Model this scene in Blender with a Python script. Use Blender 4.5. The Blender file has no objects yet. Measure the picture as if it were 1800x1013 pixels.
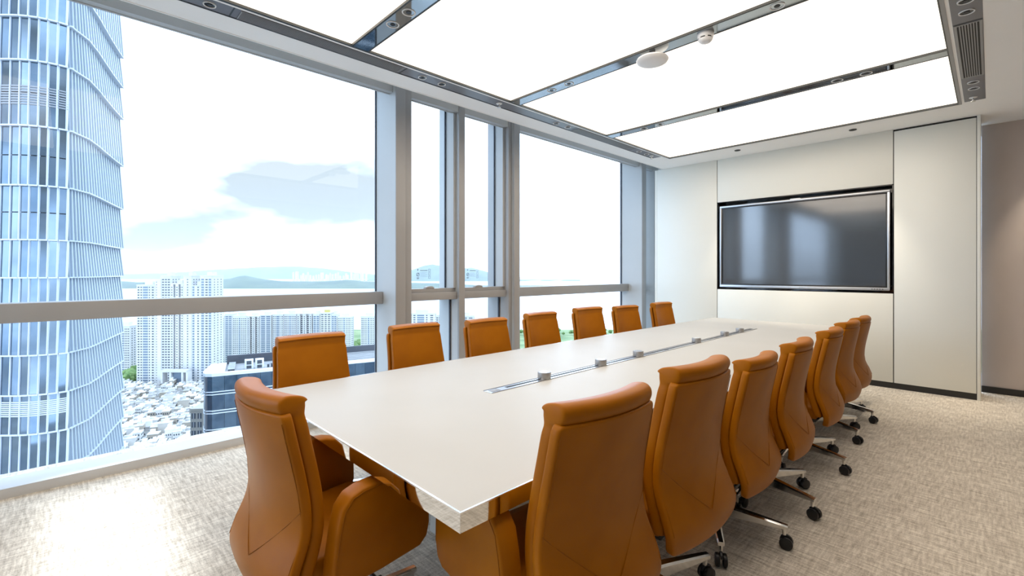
import bpy, bmesh, math, random
from mathutils import Vector, Matrix
random.seed(7)
S = bpy.context.scene
COL = S.collection
PI = math.pi

# ------------------------------------------------------------------ camera, sky, exposure
EYE = 1.35
FPX = 813.4                                   # focal length in pixels of the 1800 px frame
YAW = math.radians(46.0)
cd = bpy.data.cameras.new('camera'); cam = bpy.data.objects.new('camera', cd); COL.objects.link(cam)
cam.location = (0, 0, EYE); cam.rotation_euler = (PI / 2, 0, YAW)
cd.sensor_width = 36.0; cd.lens = FPX / 1800 * 36.0; cd.shift_y = -28.0 / 1800
cd.clip_start = 0.02; cd.clip_end = 40000
S.camera = cam
S.view_settings.view_transform = 'Standard'; S.view_settings.look = 'None'
S.view_settings.gamma = 1.0; S.view_settings.use_curve_mapping = False
S.view_settings.exposure = 0.75
S.cycles.max_bounces = 10; S.cycles.diffuse_bounces = 5; S.cycles.transparent_max_bounces = 16
S.cycles.volume_bounces = 1; S.cycles.sample_clamp_indirect = 6.0
SKY_GAIN = 3.1
PANEL_GAIN = 1.0
DOWN_GAIN = 1.0

W = bpy.data.worlds.new('overcast_sky'); S.world = W; W.use_nodes = True
nt = W.node_tree; nt.nodes.clear()
out = nt.nodes.new('ShaderNodeOutputWorld'); bg = nt.nodes.new('ShaderNodeBackground')
tc = nt.nodes.new('ShaderNodeTexCoord')
mp = nt.nodes.new('ShaderNodeMapping'); mp.inputs['Scale'].default_value = (1.0, 1.0, 3.2)
mp.inputs['Location'].default_value = (0.55, 0.2, 0.1); mp.inputs['Rotation'].default_value = (0, 0, math.radians(14))
nz = nt.nodes.new('ShaderNodeTexNoise'); nz.inputs['Scale'].default_value = 1.7; nz.inputs['Detail'].default_value = 5.0
nz.inputs['Roughness'].default_value = 0.5
rp = nt.nodes.new('ShaderNodeValToRGB')
rp.color_ramp.elements[0].position = 0.365; rp.color_ramp.elements[0].color = (0.145, 0.165, 0.18, 1)
rp.color_ramp.elements[1].position = 0.60; rp.color_ramp.elements[1].color = (0.76, 0.96, 1.24, 1)
nt.links.new(tc.outputs['Generated'], mp.inputs['Vector']); nt.links.new(mp.outputs['Vector'], nz.inputs['Vector'])
nt.links.new(nz.outputs['Fac'], rp.inputs['Fac']); nt.links.new(rp.outputs['Color'], bg.inputs['Color'])
bg.inputs['Strength'].default_value = SKY_GAIN
nt.links.new(bg.outputs['Background'], out.inputs['Surface'])

# the patch of sunlight thrown in through the left bay (a narrow parallel beam)
ld = bpy.data.lights.new('sunbeam', 'AREA'); ld.shape = 'RECTANGLE'; ld.size = .62; ld.size_y = 0.50
ld.spread = math.radians(1.6); ld.energy = 1.7; ld.color = (1.0, 1.0, 1.0)
lo = bpy.data.objects.new('sunbeam', ld); COL.objects.link(lo)
_t = Vector((-3.12, 0.16, 0.0)); _d = Vector((0.894, 0.01, -0.447)).normalized()
lo.location = _t - _d * 12.0
_z = -_d; _y = Vector((0, 1, 0)); _x = _y.cross(_z).normalized(); _y = _z.cross(_x).normalized()
lo.rotation_euler = Matrix((_x, _y, _z)).transposed().to_euler()

# ------------------------------------------------------------------ materials
def mat(name, base=(.8, .8, .8), rough=.5, metal=0.0, spec=.5, emit=None, emit_s=1.0, coat=0.0, coat_r=.05):
    m = bpy.data.materials.new(name); m.use_nodes = True
    p = m.node_tree.nodes['Principled BSDF']
    p.inputs['Base Color'].default_value = (*base, 1); p.inputs['Roughness'].default_value = rough
    p.inputs['Metallic'].default_value = metal; p.inputs['Specular IOR Level'].default_value = spec
    p.inputs['Coat Weight'].default_value = coat; p.inputs['Coat Roughness'].default_value = coat_r
    if emit:
        p.inputs['Emission Color'].default_value = (*emit, 1); p.inputs['Emission Strength'].default_value = emit_s
    return m

def noise_mix(m, c0, c1, scale=(1, 1, 1), nscale=5.0, detail=3.0, lo=.35, hi=.65, coord='Object', bump=0.0, bdist=.002, rand=0.0):
    """Base colour from a noise between two colours, optional bump and per-object variation."""
    t = m.node_tree; p = t.nodes['Principled BSDF']; N = t.nodes.new; L = t.links.new
    c = N('ShaderNodeTexCoord'); mp = N('ShaderNodeMapping'); mp.inputs['Scale'].default_value = scale
    L(c.outputs[coord], mp.inputs['Vector'])
    n = N('ShaderNodeTexNoise'); n.inputs['Scale'].default_value = nscale; n.inputs['Detail'].default_value = detail
    L(mp.outputs['Vector'], n.inputs['Vector'])
    r = N('ShaderNodeValToRGB')
    r.color_ramp.elements[0].position = lo; r.color_ramp.elements[0].color = (*c0, 1)
    r.color_ramp.elements[1].position = hi; r.color_ramp.elements[1].color = (*c1, 1)
    fac = n.outputs['Fac']
    if rand:
        oi = N('ShaderNodeObjectInfo'); mm = N('ShaderNodeMath'); mm.operation = 'MULTIPLY_ADD'
        mm.inputs[1].default_value = rand; L(oi.outputs['Random'], mm.inputs[0])
        sb = N('ShaderNodeMath'); sb.operation = 'SUBTRACT'; sb.inputs[1].default_value = rand / 2
        L(fac, sb.inputs[0]); L(sb.outputs[0], mm.inputs[2]); fac = mm.outputs[0]
    L(fac, r.inputs['Fac']); L(r.outputs['Color'], p.inputs['Base Color'])
    if bump:
        b = N('ShaderNodeBump'); b.inputs['Strength'].default_value = bump; b.inputs['Distance'].default_value = bdist
        L(n.outputs['Fac'], b.inputs['Height']); L(b.outputs['Normal'], p.inputs['Normal'])
    return m

def leather(name, k=1.0):
    m = mat(name, rough=.42, spec=.16)
    noise_mix(m, (.33 * k, .105 * k, .001 * k), (.385 * k, .127 * k, .002 * k), nscale=6.0, detail=2)
    t = m.node_tree; p = t.nodes['Principled BSDF']; N = t.nodes.new; L = t.links.new
    c = N('ShaderNodeTexCoord'); v = N('ShaderNodeTexVoronoi'); v.inputs['Scale'].default_value = 420
    L(c.outputs['Object'], v.inputs['Vector'])
    b = N('ShaderNodeBump'); b.inputs['Strength'].default_value = .12; b.inputs['Distance'].default_value = .0006
    L(v.outputs['Distance'], b.inputs['Height']); L(b.outputs['Normal'], p.inputs['Normal'])
    return m

def carpet():
    m = mat('woven_carpet', rough=.95, spec=.1)
    t = m.node_tree; p = t.nodes['Principled BSDF']; N = t.nodes.new; L = t.links.new
    c = N('ShaderNodeTexCoord')
    def nse(sc, s, d):
        mp = N('ShaderNodeMapping'); mp.inputs['Scale'].default_value = sc; L(c.outputs['Object'], mp.inputs['Vector'])
        n = N('ShaderNodeTexNoise'); n.inputs['Scale'].default_value = s; n.inputs['Detail'].default_value = d
        L(mp.outputs['Vector'], n.inputs['Vector']); return n.outputs['Fac']
    a = nse((75, 9, 1), 1, 2); b = nse((9, 75, 1), 1, 2); g = nse((1, 1, 1), 150, 2); w = nse((1, 1, 1), 2.2, 2)
    def math2(op, x, y):
        q = N('ShaderNodeMath'); q.operation = op
        for i, z in enumerate((x, y)):
            if isinstance(z, float): q.inputs[i].default_value = z
            else: L(z, q.inputs[i])
        return q.outputs[0]
    s = math2('ADD', math2('MULTIPLY', a, .30), math2('MULTIPLY', b, .36))
    s = math2('ADD', s, math2('MULTIPLY', g, .26)); s = math2('ADD', s, math2('MULTIPLY', w, .08))
    r = N('ShaderNodeValToRGB'); e = r.color_ramp.elements
    e[0].position = .36; e[0].color = (.34, .30, .245, 1)
    e[1].position = .62; e[1].color = (.82, .765, .665, 1)
    k = r.color_ramp.elements.new(.49); k.color = (.58, .525, .445, 1)
    L(s, r.inputs['Fac']); L(r.outputs['Color'], p.inputs['Base Color'])
    bp = N('ShaderNodeBump'); bp.inputs['Strength'].default_value = .5; bp.inputs['Distance'].default_value = .004
    L(s, bp.inputs['Height']); L(bp.outputs['Normal'], p.inputs['Normal'])
    return m

def glass_pane(name, tint=(.96, .985, 1.0), refl=1.0):
    m = bpy.data.materials.new(name); m.use_nodes = True; t = m.node_tree; t.nodes.clear(); N = t.nodes.new; L = t.links.new
    o = N('ShaderNodeOutputMaterial'); mx = N('ShaderNodeMixShader'); tr = N('ShaderNodeBsdfTransparent'); gl = N('ShaderNodeBsdfGlossy')
    fr = N('ShaderNodeLayerWeight'); fr.inputs['Blend'].default_value = .5
    pw = N('ShaderNodeMath'); pw.operation = 'POWER'; pw.inputs[1].default_value = 5.0
    L(fr.outputs['Facing'], pw.inputs[0])
    tr.inputs['Color'].default_value = (*tint, 1); gl.inputs['Roughness'].default_value = 0.0
    mm = N('ShaderNodeMath'); mm.operation = 'MULTIPLY_ADD'; mm.inputs[1].default_value = .9 * refl; mm.inputs[2].default_value = .02 * refl
    L(pw.outputs[0], mm.inputs[0]); L(mm.outputs[0], mx.inputs[0]); L(tr.outputs[0], mx.inputs[1]); L(gl.outputs[0], mx.inputs[2])
    L(mx.outputs[0], o.inputs['Surface'])
    return m

M = {}
M['carpet'] = carpet()
M['leather'] = leather('tan_leather')
M['leather_dark'] = leather('tan_leather_piping', .82)
M['chrome'] = mat('polished_aluminium', (.80, .79, .77), .16, 1.0)
M['mirror'] = mat('mirror_steel', (.78, .78, .77), .03, 1.0)
M['bright_edge'] = mat('bright_edge_trim', (.95, .95, .95), .22, 1.0)
M['alu'] = mat('satin_aluminium', (.72, .73, .75), .32, 1.0)
M['pod'] = mat('brushed_pod_metal', (.40, .40, .40), .45, .8)
M['dark_slot'] = mat('dark_slot', (.02, .02, .022), .6)
M['black_plastic'] = mat('black_plastic', (.012, .012, .013), .38)
M['black_metal'] = mat('black_metal', (.02, .02, .022), .3, .6)
M['tabletop'] = noise_mix(mat('cream_table_surface', rough=.45, spec=.15), (.485, .482, .458), (.505, .50, .475), nscale=2.0)
M['pedestal'] = noise_mix(mat('cream_pedestal', rough=.5), (.74, .72, .66), (.78, .76, .70), nscale=2.0)
M['wall_panel'] = noise_mix(mat('cream_wall_panel', rough=.38, spec=.35), (.775, .78, .72), (.795, .80, .74), nscale=1.2)
M['white_paint'] = noise_mix(mat('white_paint', rough=.7, spec=.3), (.93, .93, .915), (.94, .94, .925), nscale=3.0)
M['taupe'] = noise_mix(mat('taupe_wall_cloth', rough=.75, spec=.2), (.58, .51, .47), (.63, .56, .52), scale=(1, 1, .4), nscale=3.0)
M['dark_wall'] = mat('dark_wall_covering', (.22, .20, .19), .7)
M['black_base'] = mat('black_skirting', (.018, .018, .018), .35)
M['frame'] = noise_mix(mat('grey_powder_coat', rough=.42, spec=.5), (.335, .335, .335), (.36, .36, .36), nscale=2.0)
M['frame_light'] = noise_mix(mat('pale_powder_coat', rough=.45, spec=.5), (.46, .475, .475), (.49, .505, .505), nscale=1.0)
M['sill'] = noise_mix(mat('sill_powder_coat', rough=.45, spec=.4), (.56, .57, .58), (.60, .61, .62), nscale=2.0)
M['gasket'] = mat('black_gasket', (.03, .035, .05), .6)
M['glass'] = glass_pane('window_glass')
M['print'] = mat('grey_sticker_print', (.10, .13, .20), .6)
M['diffuser'] = mat('luminous_diffuser', (.22, .21, .20), .6, emit=(1.62, 1.42, 1.20), emit_s=PANEL_GAIN)
M['smoked'] = mat('smoked_mirror_strip', (.36, .39, .41), .04, 1.0)
M['strip_grey'] = mat('grey_ceiling_strip', (.19, .19, .205), .35, .3)
M['edge_black'] = mat('black_edge_trim', (.03, .035, .035), .35)
M['ring'] = mat('white_ring', (.85, .85, .84), .35)
M['reflector'] = mat('dark_reflector', (.03, .028, .025), .15, .8)
M['louvre'] = mat('dark_louvre', (.09, .09, .10), .4, .3)
M['slat'] = mat('grey_slat', (.33, .33, .33), .4, .3)
M['device'] = mat('white_device', (.82, .83, .84), .45)
M['tv_frame'] = mat('silver_tv_frame', (.55, .58, .62), .32, .8)
M['tv_bezel'] = mat('black_tv_bezel', (.010, .011, .013), .25)
M['tv_screen'] = mat('dark_matt_screen', (.045, .054, .066), .09, 0.0, 1.0)
M['tv_screen'].node_tree.nodes['Principled BSDF'].inputs['IOR'].default_value = 1.75
M['niche'] = mat('black_niche_gloss', (.008, .008, .009), .06, 0.0, .6)
# outside
M['tower_glass'] = noise_mix(mat('blue_tower_glass', rough=.04, metal=.85), (0.088, 0.129, 0.177), (0.177, 0.217, 0.256), nscale=.25, lo=.2, hi=.85, rand=.4)
M['tower_white'] = mat('white_tower_mullion', (0.515, 0.551, 0.612), .4)
M['tower_fin'] = mat('pale_tower_fin', (0.374, 0.426, 0.479), .45)
M['tower_back'] = mat('tower_spandrel', (0.162, 0.202, 0.248), .45)
M['tower_louvre'] = mat('tower_louvre_grey', (.22, .23, .25), .5)
M['apt_white'] = noise_mix(mat('white_apartment_render', rough=.8), (0.532, 0.525, 0.520), (0.624, 0.619, 0.612), nscale=.05, rand=.3)
M['apt_window'] = mat('apartment_window_glass', (0.070, 0.082, 0.099), .25, 0, .5)
M['apt_blue'] = mat('apartment_blue_bay', (0.150, 0.197, 0.255), .25, 0, .5)
M['yellow_sign'] = mat('yellow_roof_crown', (0.510, 0.422, 0.136), .6)
M['block_glass'] = noise_mix(mat('deep_blue_glass', rough=.05, metal=.8), (0.051, 0.085, 0.128), (0.103, 0.152, 0.204), nscale=.4, rand=.5)
M['block_white'] = mat('white_roof_coping', (0.760, 0.770, 0.777), .6)
M['roof_grey'] = noise_mix(mat('roof_deck', rough=.9), (0.244, 0.244, 0.255), (0.347, 0.347, 0.347), nscale=.4)
M['roof_dark'] = mat('roof_screen_grey', (.07, .075, .09), .6)
M['village'] = noise_mix(mat('village_house_render', rough=.9), (0.367, 0.319, 0.257), (0.673, 0.661, 0.637), nscale=.02, lo=.3, hi=.55, rand=.9)
M['village_roof'] = noise_mix(mat('village_flat_roof', rough=.9), (0.367, 0.355, 0.342), (0.709, 0.709, 0.709), nscale=.15, lo=.3, hi=.6, rand=.5)
M['beige_block'] = mat('beige_block_render', (0.347, 0.321, 0.276), .8)
M['ground'] = noise_mix(mat('city_ground', rough=.95), (0.240, 0.245, 0.229), (0.458, 0.458, 0.446), nscale=.02, detail=6)
M['grass'] = noise_mix(mat('green_shore', rough=.95), (0.112, 0.183, 0.072), (0.244, 0.306, 0.153), nscale=.02, detail=6)
M['leaf'] = noise_mix(mat('tree_leaf', rough=.8), (0.061, 0.132, 0.030), (0.174, 0.265, 0.081), nscale=.25, detail=4)
M['bark'] = mat('tree_bark', (.16, .11, .07), .9)
M['sea'] = mat('pale_sea', (.40, .46, .50), .30, 0, .6)
M['hill'] = noise_mix(mat('wooded_hill', rough=.95), (0.048, 0.075, 0.041), (0.088, 0.116, 0.061), nscale=.004, detail=5)

# ------------------------------------------------------------------ mesh helpers
def box(bm, x0, x1, y0, y1, z0, z1, mtx=None):
    v = [bm.verts.new((x, y, z)) for x in (x0, x1) for y in (y0, y1) for z in (z0, z1)]
    for f in ((0, 1, 3, 2), (4, 6, 7, 5), (0, 4, 5, 1), (2, 3, 7, 6), (0, 2, 6, 4), (1, 5, 7, 3)):
        bm.faces.new([v[i] for i in f])
    if mtx is not None:
        for q in v: q.co = mtx @ q.co
    return v

def prism(bm, pts, axis, a, b):
    """Polygon pts extruded from a to b; axis 'x': pts=(y,z); 'y': pts=(x,z); 'z': pts=(x,y)."""
    def mk(p, t):
        return (t, p[0], p[1]) if axis == 'x' else (p[0], t, p[1]) if axis == 'y' else (p[0], p[1], t)
    A = [bm.verts.new(mk(p, a)) for p in pts]; B = [bm.verts.new(mk(p, b)) for p in pts]
    n = len(pts)
    fs = [bm.faces.new(A), bm.faces.new(B[::-1])]
    for i in range(n): fs.append(bm.faces.new((A[i], B[i], B[(i + 1) % n], A[(i + 1) % n])))
    return fs

def lathe(bm, prof, n=24, c=(0, 0, 0)):
    """Revolve (radius, z) points round the vertical through c."""
    rings = []
    for r, z in prof:
        if r < 1e-6: rings.append([bm.verts.new((c[0], c[1], c[2] + z))])
        else: rings.append([bm.verts.new((c[0] + r * math.cos(2 * PI * k / n), c[1] + r * math.sin(2 * PI * k / n), c[2] + z)) for k in range(n)])
    for A, B in zip(rings, rings[1:]):
        for k in range(n):
            k2 = (k + 1) % n
            if len(A) == 1 and len(B) == 1: continue
            if len(A) == 1: bm.faces.new((A[0], B[k], B[k2]))
            elif len(B) == 1: bm.faces.new((A[k], B[0], A[k2]))
            else: bm.faces.new((A[k], B[k], B[k2], A[k2]))

def tube(bm, pts, r, n=6):
    pts = [Vector(p) for p in pts]; rings = []
    for i, p in enumerate(pts):
        d = (pts[min(i + 1, len(pts) - 1)] - pts[max(i - 1, 0)]).normalized()
        u = d.cross(Vector((0, 0, 1)))
        if u.length < 1e-3: u = d.cross(Vector((1, 0, 0)))
        u.normalize(); w = d.cross(u)
        rr = r[i] if isinstance(r, (list, tuple)) else r
        rings.append([bm.verts.new(p + (u * math.cos(2 * PI * k / n) + w * math.sin(2 * PI * k / n)) * rr) for k in range(n)])
    for A, B in zip(rings, rings[1:]):
        for k in range(n): bm.faces.new((A[k], A[(k + 1) % n], B[(k + 1) % n], B[k]))
    bm.faces.new(rings[0][::-1]); bm.faces.new(rings[-1])

def obj(name, bm, m, parent=None, bevel=0.0, seg=2, subd=0, smooth=None, loc=None):
    bmesh.ops.recalc_face_normals(bm, faces=bm.faces)
    if bevel:
        bmesh.ops.bevel(bm, geom=[e for e in bm.edges if e.is_manifold and e.calc_face_angle(0) > .5], offset=bevel, segments=seg, profile=.5, affect='EDGES', clamp_overlap=True)
    me = bpy.data.meshes.new(name)
    bm.to_mesh(me); bm.free()
    for mm in (m if isinstance(m, (list, tuple)) else [m]): me.materials.append(mm)
    o = bpy.data.objects.new(name, me); COL.objects.link(o)
    if subd:
        md = o.modifiers.new('s', 'SUBSURF'); md.levels = subd; md.render_levels = subd
        dg = bpy.context.evaluated_depsgraph_get()
        me2 = bpy.data.meshes.new_from_object(o.evaluated_get(dg)); o.modifiers.clear(); o.data = me2; bpy.data.meshes.remove(me)
        me = me2; me.name = name
    if smooth or (smooth is None and (bevel or subd)):
        me.shade_smooth() if hasattr(me, 'shade_smooth') else None
        if not subd: me.set_sharp_from_angle(angle=math.radians(40))
    if parent: o.parent = parent
    if loc: o.location = loc
    return o

def tag(o, label=None, cat=None, group=None, kind=None):
    if label: o['label'] = label
    if cat: o['category'] = cat
    if group: o['group'] = group
    if kind: o['kind'] = kind
    return o

def thing(name, label, cat, loc=(0, 0, 0), rz=0.0, group=None):
    o = bpy.data.objects.new(name, None); COL.objects.link(o); o.empty_display_size = .1
    o.location = loc; o.rotation_euler = (0, 0, rz)
    return tag(o, label, cat, group)

def structure(name, bm=None, m=None, label=None, **k):
    if bm is None:
        o = bpy.data.objects.new(name, None); COL.objects.link(o)
    else: o = obj(name, bm, m, **k)
    return tag(o, label=label, kind='structure')

def one(*a):
    bm = bmesh.new(); box(bm, *a); return bm

def copy_tree(o, parent=None):
    c = o.copy(); COL.objects.link(c)
    if parent: c.parent = parent; c.matrix_parent_inverse = o.matrix_parent_inverse.copy()
    for ch in list(o.children): copy_tree(ch, c)
    return c

# ------------------------------------------------------------------ the room
H = 3.0
XW = -4.07           # inner face of the curtain-wall fins
XG = -4.48           # glass
YB = -8.0            # wall behind the camera
YE = 6.90            # end wall
XS = -3.65           # inner edge of the ceiling along the blind pocket
structure('floor', one(XG - .1, 2.6, YB, 8.0, -.12, 0), M['carpet'], 'grey beige woven carpet')
# ceiling: a flat white soffit with the opening of the luminous ceiling left out, and a lid above
ce = structure('ceiling', one(XS, 2.6, YB, 8.0, 3.10, 3.2), M['white_paint'], 'white plaster ceiling')
PX0, PX1, PY1 = -3.235, -.225, 6.305
STR = [-1.641, -0.037, 1.567, 3.170, 4.775]          # centres of the mirror strips
SW = .056
def csoffit(*a): obj('soffit', one(*a), M['white_paint'], ce)
csoffit(XS, -3.412, YB, 8.0, H, 3.10)
csoffit(-3.274, PX0 - .045, YB, -1.641 + SW, H, 3.10)
csoffit(-3.412, PX0 - .045, 6.13, 8.0, H, 3.10)
csoffit(PX0 - .045, PX1 + .02, PY1 + .02, 8.0, H, 3.10)
csoffit(PX0 - .045, PX1 + .02, YB, -1.641 + SW, H, 3.10)
csoffit(PX1 + .02, -.180, YB, 8.0, H, 3.10)
csoffit(-.180, -.036, 6.285, 8.0, H, 3.10)
csoffit(-.036, 2.6, YB, 8.0, H, 3.10)
obj('soffit_strip', one(-3.274, PX0 - .016, -1.585, PY1 + .02, H - .002, 3.10), M['white_paint'], ce)
# blind pocket
obj('blind_pocket', one(XG - .1, XS, YB, 8.0, 3.34, 3.44), M['white_paint'], ce)
obj('pocket_face', one(XS - .012, XS, YB, 8.0, H - .004, 3.34), M['white_paint'], ce)

# walls
we = structure('wall_end', None, None, 'cream panelled end wall with a black screen niche')
ZN0, ZN1, XN0, XN1 = 1.100, 2.372, -2.800, -.786
def panel(x0, x1, z0, z1, t=.022):
    obj('panel', one(x0, x1, YE, YE + t, z0, z1), M['wall_panel'], we, bevel=.002)
obj('panel_backing', one(-3.755, XN0, YE + .022, YE + .2, 0, H), M['black_base'], we)
obj('panel_backing', one(XN1, -.082, YE + .022, YE + .2, 0, H), M['black_base'], we)
obj('panel_backing', one(XN0, XN1, YE + .022, YE + .2, 0, ZN0), M['black_base'], we)
obj('panel_backing', one(XN0, XN1, YE + .022, YE + .2, ZN1, H), M['black_base'], we)
obj('panel_backing', one(XN0, XN1, YE + .15, YE + .2, ZN0, ZN1), M['niche'], we)
ZB = .068
panel(-3.76, XN0 - .005, ZB, H)
panel(XN0 + .004, XN1 - .004, ZN1, H)
panel(XN0 + .004, XN1 - .004, ZB, ZN0)
panel(XN1 + .005, -.108, ZB, H - .022)
obj('jamb', one(-.103, -.076, YE - .004, YE + .45, 0.0, H), M['wall_panel'], we, bevel=.002)
for nm, a in (('niche_side', (XN0 - .001, XN0 + .012, YE + .004, YE + .15, ZN0, ZN1)), ('niche_side', (XN1 - .012, XN1 + .001, YE + .004, YE + .15, ZN0, ZN1)),
              ('niche_top', (XN0, XN1, YE + .004, YE + .15, ZN1 - .012, ZN1 + .001)), ('niche_base', (XN0, XN1, YE + .004, YE + .15, ZN0 - .001, ZN0 + .012))):
    obj(nm, one(*a), M['niche'], we)
structure('baseboard_end', one(-3.755, -.104, YE + .006, YE + .03, 0, ZB), M['black_base'], 'black recessed skirting')
wc = structure('wall_corridor', one(-.076, 2.6, 7.44, 7.6, 0, H), M['taupe'], 'taupe wall beyond the panelled end wall')
structure('baseboard_corridor', one(-.076, 2.6, 7.425, 7.44, 0, .07), M['black_base'], 'black skirting')
structure('wall_right', one(2.5, 2.6, YB, 8.0, 0, H), M['dark_wall'], 'dark side wall')
structure('wall_back', one(XG - .1, 2.6, YB - .1, YB, 0, 3.34), M['dark_wall'], 'dark wall behind')
structure('wall_return', one(XG - .1, -3.755, 7.62, 7.74, 0, 3.34), M['white_paint'], 'white return wall at the window corner')
structure('wall_side', one(-3.80, -3.762, YE + .001, 7.62, 0, H), M['wall_panel'], 'edge of the end wall')

# curtain wall: fins, head, sill, bays
ZH = 3.14
bm = bmesh.new(); prism(bm, [(XW, 0), (XW, .061), (XG + .012, .008), (XG + .012, 0)], 'y', YB, 7.62)
structure('trim_1', bm, M['sill'], 'pale grey sill along the foot of the windows')
hd = structure('trim_2', one(-4.20, -4.13, YB, 7.62, ZH, 3.34), M['frame_light'], 'pale grey head rail above the windows')
obj('head_lip', one(-4.21, -4.19, YB, 7.62, ZH - .006, 3.34), M['frame_light'], hd)
obj('spandrel', one(XG - .06, XG + .03, YB, 7.62, 3.30, 3.34), M['frame_light'], hd)
def fin(n, y0, y1, lab):
    f = structure('trim_%d' % n, None, None, lab)
    obj('fin', one(XG - .03, XW - .015, y0 + .002, y1 - .002, 0.0, 3.34), M['frame_light'], f)
    obj('fin_cap', one(XW - .015, XW, y0, y1, 0.0, 3.34), M['frame'], f, bevel=.002)
    obj('gasket', one(XG - .012, XG + .012, y0 - .006, y0 + .002, 0.0, 3.31), M['gasket'], f)
    obj('gasket', one(XG - .012, XG + .012, y1 - .002, y1 + .006, 0.0, 3.31), M['gasket'], f)
    return f
fin(3, -.56, -.45, 'pale fin left of the wide bay')
fin(4, 2.342, 2.451, 'pale window fin left of the opening windows')
fin(5, 3.969, 4.068, 'pale window fin right of the opening windows')
fin(6, 6.972, 7.100, 'pale window fin at the end wall corner')

def bay(n, y0, y1, lab, handle=False):
    w = structure('window_%d' % n, None, None, lab)
    obj('pane', one(XG - .006, XG + .006, y0 + .004, y1 - .004, .004, 1.03), M['glass'], w)
    obj('pane', one(XG - .006, XG + .006, y0 + .004, y1 - .004, 1.14, 3.32), M['glass'], w)
    obj('rail', one(XG - .02, -4.33, y0 + .002, y1 - .002, 1.024, 1.149), M['frame'], w, bevel=.003)
    return w
bay(1, -.45, 2.342, 'wide fixed window bay with a grey cross rail')
bay(3, 4.068, 6.972, 'wide fixed window bay near the end wall')
w4 = bay(4, 7.10, 7.60, 'narrow window sliver beside the end wall')
obj('stile', one(XG - .03, -4.12, 7.46, 7.60, 0.0, 3.30), M['frame_light'], w4)
obj('handle', one(-4.33, -4.28, 7.22, 7.30, 1.15, 1.19), M['frame_light'], w4, bevel=.008)
bay(5, -7.6, -1.5, 'window bay behind the camera')
fin(14, -1.5, -.56, 'broad pale column cover behind the camera')
fin(15, YB, -7.6, 'pale fin at the back wall')
# the opening pair
w2 = structure('window_2', None, None, 'pair of opening windows between the fins')
for a in ((2.451, 2.55), (3.92, 3.969)):
    obj('jamb', one(XG - .03, -4.12, a[0], a[1], 0.0, 3.30), M['frame'], w2, bevel=.002)
obj('mullion', one(-4.15, -4.12, 3.160, 3.242, 0.0, 3.30), M['frame'], w2, bevel=.002)
obj('mullion', one(XG - .03, -4.15, 3.166, 3.236, 0.0, 3.30), M['frame_light'], w2)
obj('transom', one(XG - .02, -4.165, 2.55, 3.160, 1.047, 1.130), M['frame'], w2, bevel=.002)
obj('transom', one(XG - .02, -4.165, 3.242, 3.92, 1.047, 1.130), M['frame'], w2, bevel=.002)
for y0, y1 in ((2.552, 3.164), (3.238, 3.918)):
    obj('lower_pane', one(-4.296, -4.284, y0, y1, .01, 1.047), M['glass'], w2)
    obj('gasket', one(-4.30, -4.28, y1 - .014, y1, .01, 1.047), M['gasket'], w2)
    sash = obj('sash', one(-4.31, -4.205, y0, y1, 1.13, 1.172), M['frame'], w2, bevel=.002)
    obj('sash_stile', one(-4.33, -4.19, y0, y0 + .022, 1.172, 3.30), M['frame_light'], sash)
    obj('sash_stile', one(-4.33, -4.19, y1 - .030, y1, 1.172, 3.30), M['frame_light'], sash)
    obj('sash_edge', one(-4.345, -4.33, y1 - .045, y1 - .018, 1.172, 3.30), M['gasket'], sash)
    obj('pane', one(-4.326, -4.314, y0 + .01, y1 - .02, 1.165, 3.32), M['glass'], w2)
    yc = y0 + .28
    bm = bmesh.new(); prism(bm, [(yc - .055, 1.172), (yc + .055, 1.172), (yc + .045, 1.190), (yc + .02, 1.198), (yc - .02, 1.198), (yc - .045, 1.190)], 'x', -4.255, -4.200)
    obj('handle', bm, M['frame'], sash, bevel=.003)
    # safety sticker: pictograms, a heading line, small text lines
    st = bmesh.new(); X = -4.311
    yq = y0 + .185; zt = 1.385
    def r(ya, yb, za, zb): box(st, X - .0006, X, yq + ya, yq + yb, zt + za, zt + zb)
    r(.006, .012, -.022, 0); r(.003, .016, -.010, -.006)
    for k in range(14):
        a0, a1 = 2 * PI * k / 14, 2 * PI * (k + 1) / 14
        v = [st.verts.new((X, yq + .010 + rr * math.cos(a), zt - .062 + rr * math.sin(a))) for rr, a in ((.020, a0), (.020, a1), (.015, a1), (.015, a0))]
        st.faces.new(v)
    v = [st.verts.new((X, yq + a, zt + b)) for a, b in ((-.004, -.074), (.0, -.078), (.024, -.050), (.020, -.046))]; st.faces.new(v)
    r(-.002, .022, -.110, -.106); r(.002, .018, -.100, -.096); r(-.002, .003, -.106, -.090); r(.017, .022, -.106, -.090)
    for k in range(7): r(.040 + k * .0135, .050 + k * .0135, -.022, -.014)
    for k in range(5): r(.040, .128 - .02 * (k % 2), -.040 - k * .011, -.0385 - k * .011)
    for za, zb in ((-.030, 0), (-.068, -.038), (-.108, -.078)):
        for q in ((.146, .170, zb - .0025, zb), (.146, .170, za, za + .0025), (.146, .149, za, zb), (.167, .170, za, zb)): r(*q)
    obj('sticker', st, M['print'], w2)

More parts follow.
